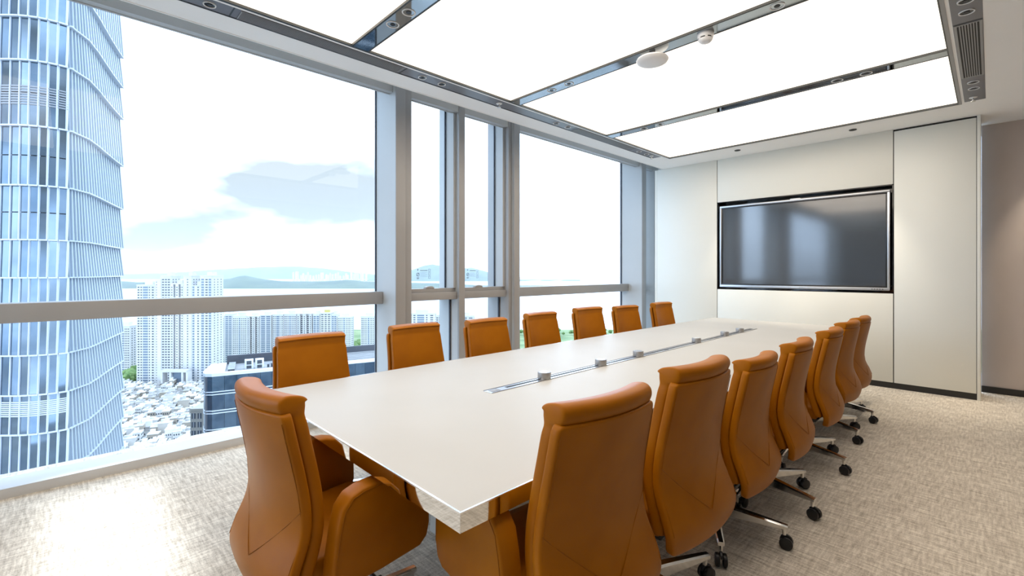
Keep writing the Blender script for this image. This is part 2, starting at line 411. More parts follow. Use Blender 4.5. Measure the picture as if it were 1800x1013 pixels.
# ------------------------------------------------------------------ ceiling fittings
obj_strip = structure('trim_7', one(-3.412, -3.274, YB, 6.13, H - .001, 3.09), M['strip_grey'], 'grey service strip in the ceiling along the windows')
obj('strip_edge', one(-3.418, -3.409, YB, 6.135, H - .004, 3.05), M['edge_black'], obj_strip)
rs = structure('trim_8', one(-.180, -.036, YB, 6.285, H - .001, 3.09), M['strip_grey'], 'grey service strip in the ceiling at the room side')
for y in (2.56, 2.00): pass
for y in (.76, 1.99, 4.20, 5.46):
    obj('strip_joint', one(-3.409, -3.276, y - .004, y + .004, H - .0025, H + .02), M['edge_black'], obj_strip)
for y in (4.28, 5.51): obj('strip_joint', one(-.178, -.038, y - .003, y + .003, H - .0025, H + .02), M['edge_black'], rs)
# black border frame round the luminous ceiling
fr = structure('trim_9', None, None, 'black border of the luminous ceiling')
obj('border', one(PX0 - .016, PX0 + .004, -1.585, PY1 + .02, H - .004, 3.06), M['edge_black'], fr)
obj('border', one(PX1 - .004, PX1 + .004, -1.585, PY1 + .02, H - .004, 3.06), M['edge_black'], fr)
obj('border', one(PX1 + .004, PX1 + .026, -1.585, PY1 + .03, H - .003, 3.06), M['slat'], fr)
obj('border', one(PX0, PX1, PY1 - .002, PY1 + .02, H - .004, 3.06), M['edge_black'], fr)
edges = STR + [PY1]
names = ['luminous ceiling panel behind the camera', 'luminous cream ceiling panel nearest the camera at the top edge', 'large luminous cream ceiling panel, second from the near end',
         'luminous cream ceiling panel between the disc strip and the last strip', 'luminous cream ceiling panel next to the end wall']
for i in range(5):
    y0 = edges[i] + SW; y1 = edges[i + 1] - (SW if i < 4 else 0)
    t = thing('ceiling_light_panel', names[i], 'ceiling light', ((PX0 + PX1) / 2, (y0 + y1) / 2, H), group='luminous ceiling panels')
    a = (PX1 - PX0) / 2 - .004; b = (y1 - y0) / 2
    obj('diffuser', one(-a, a, -b + .012, b - .012, .012, .02), M['diffuser'], t)
    for s in (-1, 1): obj('frame', one(-a, a, min(s * b, s * (b - .013)), max(s * b, s * (b - .013)), -.004, .05), M['edge_black'], t)
for i, y in enumerate(STR):
    if i == 0: continue
    s = structure('trim_%d' % (10 + i), one(PX0 + .004, PX1 - .004, y - SW + .0005, y + SW - .0005, H - .003, 3.05), M['smoked'], 'smoked mirror strip between luminous ceiling panels')

def downlight(x, y, r, label, group, spot=None, mouth='reflector'):
    t = thing('downlight', label, 'downlight', (x, y, H), group=group)
    bm = bmesh.new(); lathe(bm, [(r * .80, .004), (r * .82, -.006), (r * .97, -.007), (r, -.001), (r, .004)], 28); obj('ring', bm, M['ring'] if mouth == 'reflector' else M['edge_black'], t, smooth=True)
    bm = bmesh.new(); lathe(bm, [(r * .81, .0), (r * .80, -.003), (r * .55, -.0025), (0, -.002)], 28)
    obj('reflector', bm, M[mouth], t, smooth=True)
    bm = bmesh.new(); lathe(bm, [(r * .40, -.003), (r * .36, -.006), (0, -.0055)], 20); obj('lens', bm, M['black_plastic'], t, smooth=True)
    if spot:
        l = bpy.data.lights.new('downlight_beam', 'SPOT'); l.energy = spot * DOWN_GAIN; l.spot_size = math.radians(58); l.spot_blend = .7; l.color = (1.0, .86, .68); l.shadow_soft_size = .02
        o = bpy.data.objects.new('downlight_beam', l); COL.objects.link(o); o.parent = t; o.location = (0, 0, -.02)
    return t
ords = ['first', 'second', 'third', 'fourth']
for k in range(4):
    yy = .540 + 1.735 * k
    for j in range(2):
        downlight(-3.345, yy - .1 + .2 * j, .036, 'white ringed downlight in the window strip, %s pair from near, %s of two' % (ords[k], ('nearer', 'farther')[j]), 'downlights in the window strip')
sn = {1: 'strip at the top edge', 2: 'strip with the white disc', 3: 'strip nearest the end wall'}
for k in (1, 2, 3):
    for (x, nm) in ((-2.765, 'window end, nearer window'), (-2.565, 'window end, farther in'), (-.92, 'room end, nearer window'), (-.72, 'room end, farther in')):
        if k == 1 and x > -1: continue
        downlight(x, STR[k + 1], .044, 'white ringed downlight in mirror %s, %s' % (sn[k], nm), 'downlights in the mirror strips')
for y, nm in ((3.935, 'nearest, cut by the top edge'), (4.108, 'just before the slotted grille'), (5.67, 'just past the slotted grille'), (5.863, 'past the grille, beside the sprinkler')):
    downlight(-.108, y, .040, 'white ringed downlight in the room side strip, %s' % nm, 'downlights in the room side strip')
downlight(-2.385, 6.545, .038, 'small black wall washer in the white soffit, left of the two', 'wall washers at the end wall', 55, 'black_plastic')
downlight(-1.113, 6.560, .038, 'small black wall washer in the white soffit, right of the two', 'wall washers at the end wall', 55, 'black_plastic')
downlight(.55, 7.18, .04, 'downlight close to the taupe corridor wall', 'corridor downlights', 60)
def sprinkler(x, y, label):
    t = thing('sprinkler', label, 'sprinkler', (x, y, H), group='ceiling sprinklers')
    bm = bmesh.new(); lathe(bm, [(.030, .002), (.030, -.003), (.022, -.008), (0, -.008)], 20); obj('rosette', bm, M['ring'], t, smooth=True)
    bm = bmesh.new(); lathe(bm, [(.008, -.006), (.007, -.03), (0, -.03)], 10); obj('stem', bm, M['chrome'], t, smooth=True)
    bm = bmesh.new(); lathe(bm, [(0, -.036), (.018, -.036), (.018, -.040), (0, -.040)], 14); obj('deflector', bm, M['chrome'], t)
    bm = bmesh.new(); tube(bm, [(-.007, 0, -.012), (-.010, 0, -.026), (-.004, 0, -.037)], .002); obj('arm', bm, M['chrome'], t)
    bm = bmesh.new(); tube(bm, [(.007, 0, -.012), (.010, 0, -.026), (.004, 0, -.037)], .002); obj('arm', bm, M['chrome'], t)
sprinkler(-3.345, 3.055, 'chrome sprinkler in the grey window strip, left of the disc strip end')
sprinkler(-3.352, 5.99, 'chrome sprinkler at the far end of the grey window strip')
sprinkler(-.117, 6.165, 'chrome sprinkler at the far end of the grey room side strip')

def grille(x0, x1, y0, y1, n, label, name='linear_grille', wide=.010):
    t = thing(name, label, 'air grille', ((x0 + x1) / 2, (y0 + y1) / 2, H), group='ceiling air grilles')
    a, b = (x1 - x0) / 2, (y1 - y0) / 2
    obj('duct', one(-a, a, -b, b, -.0015, .0), M['dark_slot'], t)
    for s in (-1, 1):
        obj('frame', one(min(s * a, s * (a - wide)), max(s * a, s * (a - wide)), -b, b, -.006, -.0015), M['slat'], t)
        obj('frame', one(-a + wide, a - wide, min(s * b, s * (b - wide)), max(s * b, s * (b - wide)), -.006, -.0015), M['slat'], t)
    w = (2 * a - 2 * wide) / n
    me = None
    for k in range(n - 1):
        xc = -a + wide + (k + 1) * w
        if me is None:
            s = obj('slat', one(-w * .22, w * .22, -b + wide, b - wide, -.006, -.0015), M['slat'], t); me = s.data
        else:
            s = bpy.data.objects.new('slat', me); COL.objects.link(s); s.parent = t
        s.location = (xc, 0, 0)
g1 = grille(-3.400, -3.285, .80, 1.965, 9, 'long dark air grille in the grey window strip, nearest the camera', wide=.006)
grille(-3.400, -3.285, 4.24, 5.42, 9, 'long dark air grille in the grey window strip, near the end wall', wide=.006)
grille(-.176, -.040, 4.293, 5.499, 8, 'slotted air grille in the grey strip at the room side', wide=.014)
# ceiling disc and smoke detector hang from the second mirror strip
t = thing('access_point', 'flat white disc hanging under the mirror strip beside the smoke detector', 'ceiling disc', (-1.775, 3.185, H))
bm = bmesh.new(); lathe(bm, [(0, -.078), (.085, -.076), (.110, -.066), (.118, -.052), (.112, -.042), (.06, -.036), (0, -.036)], 36); obj('disc', bm, M['device'], t, smooth=True)
bm = bmesh.new(); lathe(bm, [(.022, -.04), (.022, .0), (.03, .012), (0, .012)], 16); obj('stem', bm, M['slat'], t, smooth=True)
t = thing('smoke_detector', 'cream round smoke detector under the mirror strip, right of the white disc', 'smoke detector', (-1.372, 3.185, H))
bm = bmesh.new(); lathe(bm, [(.052, .01), (.054, -.008), (.054, -.020), (.050, -.032), (.047, -.033)], 28); obj('base', bm, M['device'], t, smooth=True)
bm = bmesh.new(); lathe(bm, [(.043, -.030), (.043, -.040), (0, -.040)], 24); obj('chamber', bm, M['dark_slot'], t)
for k in range(6):
    a = 2 * PI * k / 6; bm = bmesh.new(); box(bm, .040, .049, -.008, .008, -.042, -.030, Matrix.Rotation(a, 4, 'Z')); obj('rib', bm, M['device'], t)
bm = bmesh.new(); lathe(bm, [(.047, -.040), (.045, -.050), (.034, -.060), (.015, -.063), (0, -.063)], 28); obj('cap', bm, M['device'], t, smooth=True)

# ------------------------------------------------------------------ wall screen
t = thing('wall_screen', 'large dark flat screen with a silver frame in the wall niche', 'screen', (-1.790, YE + .03, 1.720))
a, b = .972, .588
def ringbox(name, a, b, w, y0, y1, m, wb=None):
    wb = wb or w
    obj(name, one(-a, a, y0, y1, b - w, b), m, t, bevel=.003); obj(name, one(-a, a, y0, y1, -b, -b + wb), m, t, bevel=.003)
    obj(name, one(-a, -a + w, y0, y1, -b + wb, b - w), m, t, bevel=.003); obj(name, one(a - w, a, y0, y1, -b + wb, b - w), m, t, bevel=.003)
ringbox('frame', a, b, .024, -.035, .03, M['tv_frame'], .034)
ringbox('bezel', a - .022, b - .022, .018, -.028, .0, M['tv_bezel'], .030)
obj('screen', one(-a + .038, a - .038, -.020, .0, -b + .048, b - .038), M['tv_screen'], t)
obj('housing', one(-a + .01, a - .01, .0, .085, -b + .01, b - .01), M['black_plastic'], t)
bm = bmesh.new(); box(bm, -.045, .045, -.038, -.034, -b + .011, -b + .022); obj('badge', bm, M['alu'], t)
bm = bmesh.new(); box(bm, -.06, .06, -.032, .01, b - .002, b + .012); obj('camera_bar', bm, M['tv_frame'], t, bevel=.004)
for k in range(5): obj('button', one(.80 + k * .025, .812 + k * .025, -.037, -.034, -b + .012, -b + .02), M['black_plastic'], t)
t = thing('power_cable', 'black cable lying on the bottom of the screen niche, right corner', 'cable', (-1.1, YE + .045, ZN0 + .018))
bm = bmesh.new(); tube(bm, [(-.24, 0, 0), (-.12, .02, .006), (-.02, -.01, .002), (.08, .01, .016), (.16, -.01, .004), (.24, .01, .03), (.29, .03, .07)], .006, 8); obj('cord', bm, M['black_plastic'], t, smooth=True)
obj('plug', one(-.29, -.235, -.014, .014, -.006, .016), M['black_plastic'], t, bevel=.003)

# ------------------------------------------------------------------ conference table
TX0, TX1, TY0, TY1 = -2.553, -.917, .706, 6.16
TC = ((TX0 + TX1) / 2, (TY0 + TY1) / 2)
tb = thing('conference_table', 'long cream conference table with mirror steel edge', 'table', (*TC, 0))
a, b = (TX1 - TX0) / 2, (TY1 - TY0) / 2
obj('tabletop', one(-a + .004, a - .004, -b + .004, b - .004, .735, .750), M['tabletop'], tb)
for nm, q in (('edge_band', (-a, -a + .012, -b, b)), ('edge_band', (a - .012, a, -b, b)), ('edge_band', (-a + .012, a - .012, -b, -b + .012)), ('edge_band', (-a + .012, a - .012, b - .012, b))):
    e = obj(nm, one(*q, .699, .7465), M['mirror'], tb)
for q in ((-a - .0005, -a + .005, -b, b), (a - .005, a + .0005, -b, b), (-a + .005, a - .005, -b - .0005, -b + .005), (-a + .005, a - .005, b - .005, b + .0005)):
    obj('edge_trim', one(*q, .7465, .7508), M['bright_edge'], tb)
obj('underframe', one(-a + .012, a - .012, -b + .012, b - .012, .700, .735), M['pedestal'], tb)
for y in (-1.75, 0, 1.75):
    bm = bmesh.new(); prism(bm, [(-.30, 0), (.30, 0), (.22, .70), (-.22, .70)], 'y', y - .32, y + .32); obj('pedestal', bm, M['pedestal'], tb, bevel=.01)
# cable channel
SX = -1.745 - TC[0]; y0, y1 = 1.515 - TC[1], 5.24 - TC[1]
ch = obj('cable_channel', one(SX - .034, SX + .034, y0, y1, .7495, .7515), M['alu'], tb)
obj('slot', one(SX - .014, SX + .006, y0 + .13, y1 - .04, .7510, .7522), M['dark_slot'], ch)
obj('rim', one(SX - .0335, SX - .030, y0 + .003, y1 - .003, .7510, .7530), M['louvre'], ch)
obj('rim', one(SX + .030, SX + .0335, y0 + .003, y1 - .003, .7510, .7530), M['louvre'], ch)
obj('socket', one(SX - .018, SX + .018, y0 + .02, y0 + .075, .7510, .7528), M['slat'], ch); obj('socket', one(SX - .012, SX + .012, 3.30 - TC[1], 3.36 - TC[1], .7510, .7528), M['dark_slot'], ch)
for y in (1.937, 2.480, 2.934, 3.870, 4.473, 4.850):
    bm = bmesh.new(); lathe(bm, [(0, .751), (.036, .751), (.037, .753), (.037, .786), (.0355, .789), (0, .789)], 32, (SX, y - TC[1], 0)); pd = obj('power_pod', bm, M['pod'], tb, smooth=True)
    pd.data.set_sharp_from_angle(angle=math.radians(40))
    bm = bmesh.new(); lathe(bm, [(.026, .789), (.026, .7898), (0, .7898)], 24, (SX, y - TC[1], 0)); obj('cap', bm, M['bright_edge'], pd)

# ------------------------------------------------------------------ chairs
def slab(rows, wrap, us=(-1, -.95, -.7, -.35, 0, .35, .7, .95, 1)):
    """rows: (z, y centre, half width, thickness[, wrap factor]); the face normals follow the profile."""
    bm = bmesh.new(); F = []; B = []
    n = len(rows)
    for i, r in enumerate(rows):
        p, q = rows[max(i - 1, 0)], rows[min(i + 1, n - 1)]
        tz, ty = q[0] - p[0], q[1] - p[1]; l = math.hypot(tz, ty) or 1
        ny, nz_ = tz / l, -ty / l
        wf = r[4] if len(r) > 4 else 1
        fr_, br = [], []
        for u in us:
            x = u * r[2]; yo = wrap * wf * abs(u) ** 2.0
            fr_.append(bm.verts.new((x, r[1] + yo + ny * r[3] / 2, r[0] + nz_ * r[3] / 2)))
            br.append(bm.verts.new((x, r[1] + yo - ny * r[3] / 2, r[0] - nz_ * r[3] / 2)))
        F.append(fr_); B.append(br)
    m = len(us)
    for i in range(n - 1):
        for j in range(m - 1):
            bm.faces.new((F[i][j], F[i][j + 1], F[i + 1][j + 1], F[i + 1][j])); bm.faces.new((B[i][j], B[i + 1][j], B[i + 1][j + 1], B[i][j + 1]))
        for j in (0, m - 1): bm.faces.new((F[i][j], F[i + 1][j], B[i + 1][j], B[i][j]))
    for i in (0, n - 1):
        for j in range(m - 1): bm.faces.new((F[i][j], F[i][j + 1], B[i][j + 1], B[i][j]))
    return bm
# shell outer face as a function of height (chair faces +y, hub at the origin)
PROF = [(.348, -.183), (.375, -.192), (.41, -.194), (.445, -.184), (.49, -.165), (.54, -.149), (.60, -.142), (.68, -.149), (.76, -.164), (.84, -.181), (.925, -.198)]
HALF = [(.348, .226), (.375, .239), (.41, .243), (.445, .244), (.49, .240), (.54, .235), (.60, .229), (.68, .221), (.76, .215), (.84, .212), (.925, .210)]
UP = -.10                                      # the upholstery sits a little behind the column
def interp(tab, z):
    for (a0, b0), (a1, b1) in zip(tab, tab[1:]):
        if z <= a1: return b0 + (b1 - b0) * max(0, (z - a0)) / (a1 - a0)
    return tab[-1][1]
TS, TP, WR = .031, .040, .035
def shell_rows():
    zs = [.343, .348, .360, .385, .41, .445, .49, .55, .62, .70, .78, .86, .900, .921, .927]
    return [(z, interp(PROF, z) + TS / 2, interp(HALF, max(z, .348)) - (.016 if z > .925 else .004 if z > .92 else .022 if z < .346 else .008 if z < .352 else 0), TS, 1.0 if z > .5 else .7) for z in zs]
def pad_rows():
    rows = []
    for z in (.400, .408, .44, .50, .56, .62, .70, .78, .85, .89):
        g = .012 if z < .45 else 0
        rows.append((z, interp(PROF, z) + TS + .004 + TP / 2, interp(HALF, z) - .011, TP))
    yt = interp(PROF, .925)
    rows += [(.910, yt + TS + .004 + TP / 2, .194, TP), (.927, yt + .056, .196, .050), (.934, yt + .046, .197, .076), (.946, yt + .042, .197, .090), (.960, yt + .042, .196, .088), (.971, yt + .043, .194, .066), (.976, yt + .044, .190, .034)]
    return rows
root = thing('conference_chair', 'x', 'chair')
sh = obj('back_shell', slab(shell_rows(), WR), M['leather'], root, subd=2)
obj('back_pad', slab(pad_rows(), WR), M['leather'], root, subd=2)
# stitched seams on the shell: a shallow V below the waist and the edge stitch
def shell_pt(u, z, off=.0015):
    wf = 1.0 if z > .5 else .7
    return (u * interp(HALF, z), interp(PROF, z) + WR * wf * u * u - off, z)
bm = bmesh.new(); tube(bm, [shell_pt(u, .445 + .19 * abs(u) ** 1.05) for u in [k / 12 * .97 for k in range(-12, 13)]], .0014, 5); obj('seam', bm, M['leather_dark'], sh)
bm = bmesh.new(); tube(bm, [shell_pt(s, z) for s in (-.955,) for z in (.42, .48, .54, .60, .68, .76, .84, .90)] , .0012, 5); obj('seam', bm, M['leather_dark'], sh)
bm = bmesh.new(); tube(bm, [shell_pt(.955, z) for z in (.42, .48, .54, .60, .68, .76, .84, .90)], .0012, 5); obj('seam', bm, M['leather_dark'], sh)
# seat
bm = bmesh.new(); prism(bm, [(-.135, .375), (.24, .375), (.285, .395), (.295, .425), (.275, .455), (.22, .468), (-.10, .455), (-.135, .455)], 'x', -.208, .208)
obj('seat', bm, M['leather'], root, bevel=.014, seg=3)
bm = bmesh.new(); prism(bm, [(-.12, .345), (.20, .345), (.26, .375), (-.14, .375)], 'x', -.17, .17); obj('seat_pan', bm, M['black_plastic'], root, bevel=.006)
ARM = [(-.110, .405), (-.102, .480), (-.090, .560), (-.074, .622), (-.045, .655), (-.005, .667), (.080, .671), (.150, .665), (.205, .642), (.240, .600), (.255, .540), (.256, .460), (.245, .415), (.215, .390), (.06, .380), (-.085, .380)]
for s in (-1, 1):
    bm = bmesh.new(); prism(bm, ARM, 'x', s * .226, s * .296); ar = obj('armrest', bm, M['leather'], root, bevel=.010, seg=3)
    bm = bmesh.new()
    c = Vector((.08, .52)); pts = []
    for p in ARM[1:12]:
        v = Vector(p); d = (c - v).normalized(); q = v + d * .010; pts.append((s * .2962, q[0], q[1]))
    tube(bm, pts, .0018, 5); obj('seam', bm, M['leather_dark'], ar)
# mechanism, column, star base
bm = bmesh.new(); box(bm, -.075, .075, -.10, .12, .285, .345); mc = obj('tilt_mechanism', bm, M['black_plastic'], root, bevel=.012)
bm = bmesh.new(); tube(bm, [(.07, .06, .325), (.20, .06, .322), (.25, .06, .315)], .007, 8); box(bm, .235, .300, .045, .078, .305, .322); obj('lever', bm, M['black_plastic'], mc)
bm = bmesh.new(); tube(bm, [(0, -.06, .31), (0, -.11, .33), (0, -.128, .37)], [.03, .024, .018], 10); obj('back_bracket', bm, M['black_metal'], mc)
bm = bmesh.new(); lathe(bm, [(0, .075), (.026, .075), (.026, .20), (.019, .20), (.019, .29), (0, .29)], 18); obj('gas_column', bm, M['black_metal'], root, smooth=True)
bm = bmesh.new(); lathe(bm, [(0, .078), (.040, .078), (.044, .09), (.044, .135), (.036, .146), (0, .146)], 24); obj('hub', bm, M['chrome'], root, smooth=True)
def leg_bm():
    bm = bmesh.new()
    secs = [(.030, .026, .092, .142), (.12, .024, .092, .137), (.24, .020, .094, .126), (.325, .0165, .096, .118), (.352, .015, .097, .115)]
    rings = []
    for x, w, z0, z1 in secs:
        rings.append([bm.verts.new(q) for q in ((x, -w, z0), (x, w, z0), (x, w, z1 - .006), (x, w * .6, z1), (x, -w * .6, z1), (x, -w, z1 - .006))])
    for A, B in zip(rings, rings[1:]):
        for k in range(6): bm.faces.new((A[k], A[(k + 1) % 6], B[(k + 1) % 6], B[k]))
    bm.faces.new(rings[0][::-1]); bm.faces.new(rings[-1])
    lathe(bm, [(0, .066), (.010, .066), (.010, .10), (0, .10)], 10, (.337, 0, 0))
    return bm
bm = bmesh.new(); legmesh = None
for k in range(5):
    if k == 0: lg = obj('leg', leg_bm(), M['chrome'], root, smooth=False); legmesh = lg.data
    else: lg = bpy.data.objects.new('leg', legmesh); COL.objects.link(lg); lg.parent = root
    lg.rotation_euler = (0, 0, 2 * PI * k / 5)
    for s in (-1, 1):
        if k == 0 and s == -1:
            bm2 = bmesh.new(); lathe(bm2, [(0, -.010), (.022, -.010), (.029, -.007), (.030, .0), (.029, .007), (.022, .010), (0, .010)], 22)
            for v in bm2.verts: v.co = Vector((v.co.x, v.co.z, v.co.y))
            cw = obj('caster_wheel', bm2, M['black_plastic'], lg, smooth=True); wm = cw.data
        else: cw = bpy.data.objects.new('caster_wheel', wm); COL.objects.link(cw); cw.parent = lg
        cw.location = (.345, s * .0165, .030)
    if k == 0:
        bm2 = bmesh.new(); prism(bm2, [(.318, .040), (.322, .058), (.334, .068), (.350, .069), (.366, .060), (.374, .046), (.366, .046), (.350, .052), (.334, .046), (.328, .034)], 'y', -.006, .006)
        chd = obj('caster_hood', bm2, M['black_plastic'], lg, bevel=.002); hm = chd.data
    else: chd = bpy.data.objects.new('caster_hood', hm); COL.objects.link(chd); chd.parent = lg
bm.free()
bpy.context.view_layer.update()

# (shell top-centre x, y, heading in degrees, star angle in degrees in the room, height change)
R_ = ['nearest the camera at the table corner', 'second from the camera on the room side', 'third from the camera on the room side', 'fourth from the camera, middle of the room side row',
      'fifth from the camera on the room side', 'sixth from the camera on the room side', 'last on the room side, nearest the end wall']
L_ = ['on the window side, nearest the camera', 'second on the window side, in front of the tan window fin', 'third on the window side, in front of the opening windows', 'fourth on the window side, right of the second fin',
      'fifth on the window side, against the right bay', 'sixth on the window side, in front of the corner fin', 'last on the window side, nearest the end wall']
CH = []
for x, y, da, st, dz, nm in ((-.762, 1.108, 5, 60, .03, R_[0]), (-.745, 1.69, 3.2, 70, .045, R_[1]), (-.79, 2.46, .5, 12, -.035, R_[2]), (-.762, 3.04, -1.5, -15, -.017, R_[3]), (-.765, 3.83, 0, -15, -.018, R_[4]), (-.80, 4.60, 4, -24, -.025, R_[5]), (-.82, 5.27, 2, -15, -.035, R_[6])):
    CH.append((x, y, 90 - da, st, dz, .243, 'tan leather chair seen from behind, ' + nm, 'chairs on the room side'))
for x, y, da, st, dz, nm in ((-2.784, 1.061, 1.1, 10, 0, L_[0]), (-2.831, 1.806, .2, 30, 0, L_[1]), (-2.762, 2.426, 1.4, 50, 0, L_[2]), (-2.861, 3.174, 0, 0, 0, L_[3]), (-2.82, 3.84, 4, 20, .015, L_[4]), (-2.87, 4.62, 6.5, 40, -.012, L_[5]), (-2.78, 5.287, 2.4, 10, 0, L_[6])):
    CH.append((x, y, -90 - da, st, dz, .178, 'tan leather chair, ' + nm, 'chairs on the window side'))
CH.append((-1.655, .464, 4, 20, 0, .243, 'tan leather swivel chair at the near end of the table, turned side on', 'chair at the table end'))
for i, (x, y, hd_, st, dz, off, lab, grp) in enumerate(CH):
    c = root if i == 0 else copy_tree(root)
    a = math.radians(hd_)
    c.location = (x - off * math.sin(a), y + off * math.cos(a), 0); c.rotation_euler = (0, 0, a)
    tag(c, lab, 'chair', grp)
    k = 0
    for q in c.children:
        if q.name.startswith('leg'): q.rotation_euler = (0, 0, math.radians(st) - a + 2 * PI * k / 5); k += 1
        elif q.name.split('.')[0] not in ('hub', 'gas_column'): q.location.z = dz; q.location.y = {'tilt_mechanism': -.03, 'armrest': -.045, 'seat': -.06, 'seat_pan': -.06}.get(q.name.split('.')[0], UP)

# ------------------------------------------------------------------ outside: frame of the view direction
FW = Vector((-math.sin(YAW), math.cos(YAW), 0)); RT = Vector((math.cos(YAW), math.sin(YAW), 0))
def at(u, depth, z=0.0):
    p = FW * depth + RT * ((u - 900) / FPX * depth); return Vector((p.x, p.y, z))
def zat(v, depth): return EYE - (v - 478.5) / FPX * depth
GZ = -148.6                                   # street level, some 37 storeys down

# ground, green shore, sea
def plane_poly(name, pts, z, m, lab, thick=1.0):
    bm = bmesh.new(); prism(bm, [(p.x, p.y) for p in pts], 'z', z - thick, z); return structure(name, bm, m, lab)
plane_poly('ground', [at(900, -600) - RT * 1500, at(900, -600) + RT * 1500, at(900, 1050) + RT * 2600, at(900, 1050) - RT * 2600], GZ, M['ground'], 'pale city ground')
plane_poly('ground_shore', [at(900, 690) - RT * 2600, at(900, 690) + RT * 2600, at(900, 1200) + RT * 2600, at(900, 1200) - RT * 2600], GZ + .6, M['grass'], 'green shore')
plane_poly('ground_sea', [at(900, 1100) - RT * 9000, at(900, 1100) + RT * 9000, at(900, 14000) + RT * 16000, at(900, 14000) - RT * 16000], GZ - .5, M['sea'], 'pale bay')
def ridge(name, depth, pts, label, rough=6.0, back=900, seed=1):
    rnd = random.Random(seed)
    bm = bmesh.new(); rows = []
    us = []
    for (u0, v0), (u1, v1) in zip(pts, pts[1:]):
        n = max(2, int((u1 - u0) / 12))
        us += [(u0 + (u1 - u0) * k / n, v0 + (v1 - v0) * k / n) for k in range(n)]
    us.append(pts[-1])
    for s, f in ((0, 0), (.25, .45), (.5, .85), (.7, 1.0), (1.0, 0.0)):
        row = []
        for u, v in us:
            h = max(zat(v, depth + back * .7) - GZ, 6.0)
            row.append(bm.verts.new(at(u, depth + back * s, GZ + h * f + (rnd.uniform(-1, 1) * rough * f if 0 < f < 1 else 0) + (rnd.uniform(-1, 1) * rough * .3 if f == 1 else 0))))
        rows.append(row)
    for A, B in zip(rows, rows[1:]):
        for k in range(len(A) - 1): bm.faces.new((A[k], A[k + 1], B[k + 1], B[k]))
    return tag(obj(name, bm, M['hill'], smooth=True), label, 'hill')
ridge('hill', 4200, [(-260, 500), (-60, 494), (120, 492), (200, 494), (240, 496), (300, 497), (345, 496), (372, 493), (405, 490), (418, 486), (430, 484.5), (442, 487), (462, 491), (490, 494), (520, 495), (560, 495), (600, 493), (615, 492), (640, 495), (680, 496), (760, 498), (830, 501), (900, 505), (960, 507), (1040, 508)], 'blue wooded ridge across the bay with a pointed top', 7, 1000, 3)
ridge('hill', 7600, [(620, 494), (680, 488), (715, 478), (745, 467), (760, 465), (780, 468), (800, 472), (830, 471), (850, 476), (875, 484), (905, 491), (960, 494), (1020, 497)], 'high faint mountain seen through the opening windows', 14, 1500, 5)
ridge('hill', 9800, [(-100, 478), (120, 476), (230, 482), (300, 480), (380, 474), (450, 470), (520, 468), (570, 472), (630, 480), (700, 486)], 'faint far mountain range on the skyline left of the fin', 14, 1600, 6)

# hazy air over the bay
bm = bmesh.new(); prism(bm, [(p.x, p.y) for p in (at(900, 1400) - RT * 6000, at(900, 1400) + RT * 4000, at(900, 14000) + RT * 16000, at(900, 14000) - RT * 16000)], 'z', GZ + 2, GZ + 520)
mh = bpy.data.materials.new('bay_haze'); mh.use_nodes = True; t = mh.node_tree; t.nodes.clear()
o_ = t.nodes.new('ShaderNodeOutputMaterial'); vs = t.nodes.new('ShaderNodeVolumeScatter'); vs.inputs['Color'].default_value = (.82, .91, 1.0, 1); vs.inputs['Density'].default_value = 6e-5
t.links.new(vs.outputs[0], o_.inputs['Volume'])
hz = obj('haze', bm, mh); tag(hz, 'pale haze lying over the bay', 'haze', kind='stuff')

# ------------------------------------------------------------------ the glass tower on the left
tw = thing('glass_tower', 'tall pale blue glass tower with stepped curved floors, left of the view', 'tower', (at(40, 65).x, at(40, 65).y, GZ))
tw_o = tw.location.copy()
PLAN = [(-420, 66), (-150, 64.6), (-60, 64.6), (-30, 64.7)]
cols = [-14, 2, 19, 35.5, 52, 69, 85, 102, 119]
dd = lambda u: 65 + max(0, u - 20) ** 2 / 10000 * 2.6
fins = [123 + 85 * ((k / 19) ** .92) for k in range(20)]
SIDE = [(119, 67.7), (133, 69.5), (148, 71.6), (164, 75.6), (183, 81.9), (209, 90.5)]
def sd(u):
    for (a0, b0), (a1, b1) in zip(SIDE, SIDE[1:]):
        if u <= a1: return b0 + (b1 - b0) * (u - a0) / (a1 - a0)
    return SIDE[-1][1]
def dep(u): return dd(u) if u <= 119 else sd(u)
BV = [-150, -45, 28, 105, 220, 325, 421, 488, 557, 625, 695, 764, 834, 905]      # floor lines at the left, in px at 65 m
def rel(p): return p - tw_o
sfl = lambda u: .20 + .40 * min(1, max(0, (u - 119) / 60))
def quadbox(bm, p0, p1, z0, z1, th, o0=0.0, o1=0.0):
    """Thin upright box from plan point p0 to p1, pushed out by o0 at its foot and o1 at its top."""
    d = (p1 - p0).normalized(); n = Vector((d.y, -d.x, 0))
    if n.dot(-(p0 + p1)) < 0: n = -n
    vs_ = []
    for t_ in (0, th):
        for (p, z, o) in ((p0, z0, o0), (p1, z0, o0), (p1, z1, o1), (p0, z1, o1)):
            vs_.append(bm.verts.new(rel(Vector((p.x, p.y, 0)) + n * (o - t_)) + Vector((0, 0, z))))
    A, B = vs_[:4], vs_[4:]
    bm.faces.new(A); bm.faces.new(B[::-1])
    for k in range(4): bm.faces.new((A[k], A[(k + 1) % 4], B[(k + 1) % 4], B[k]))
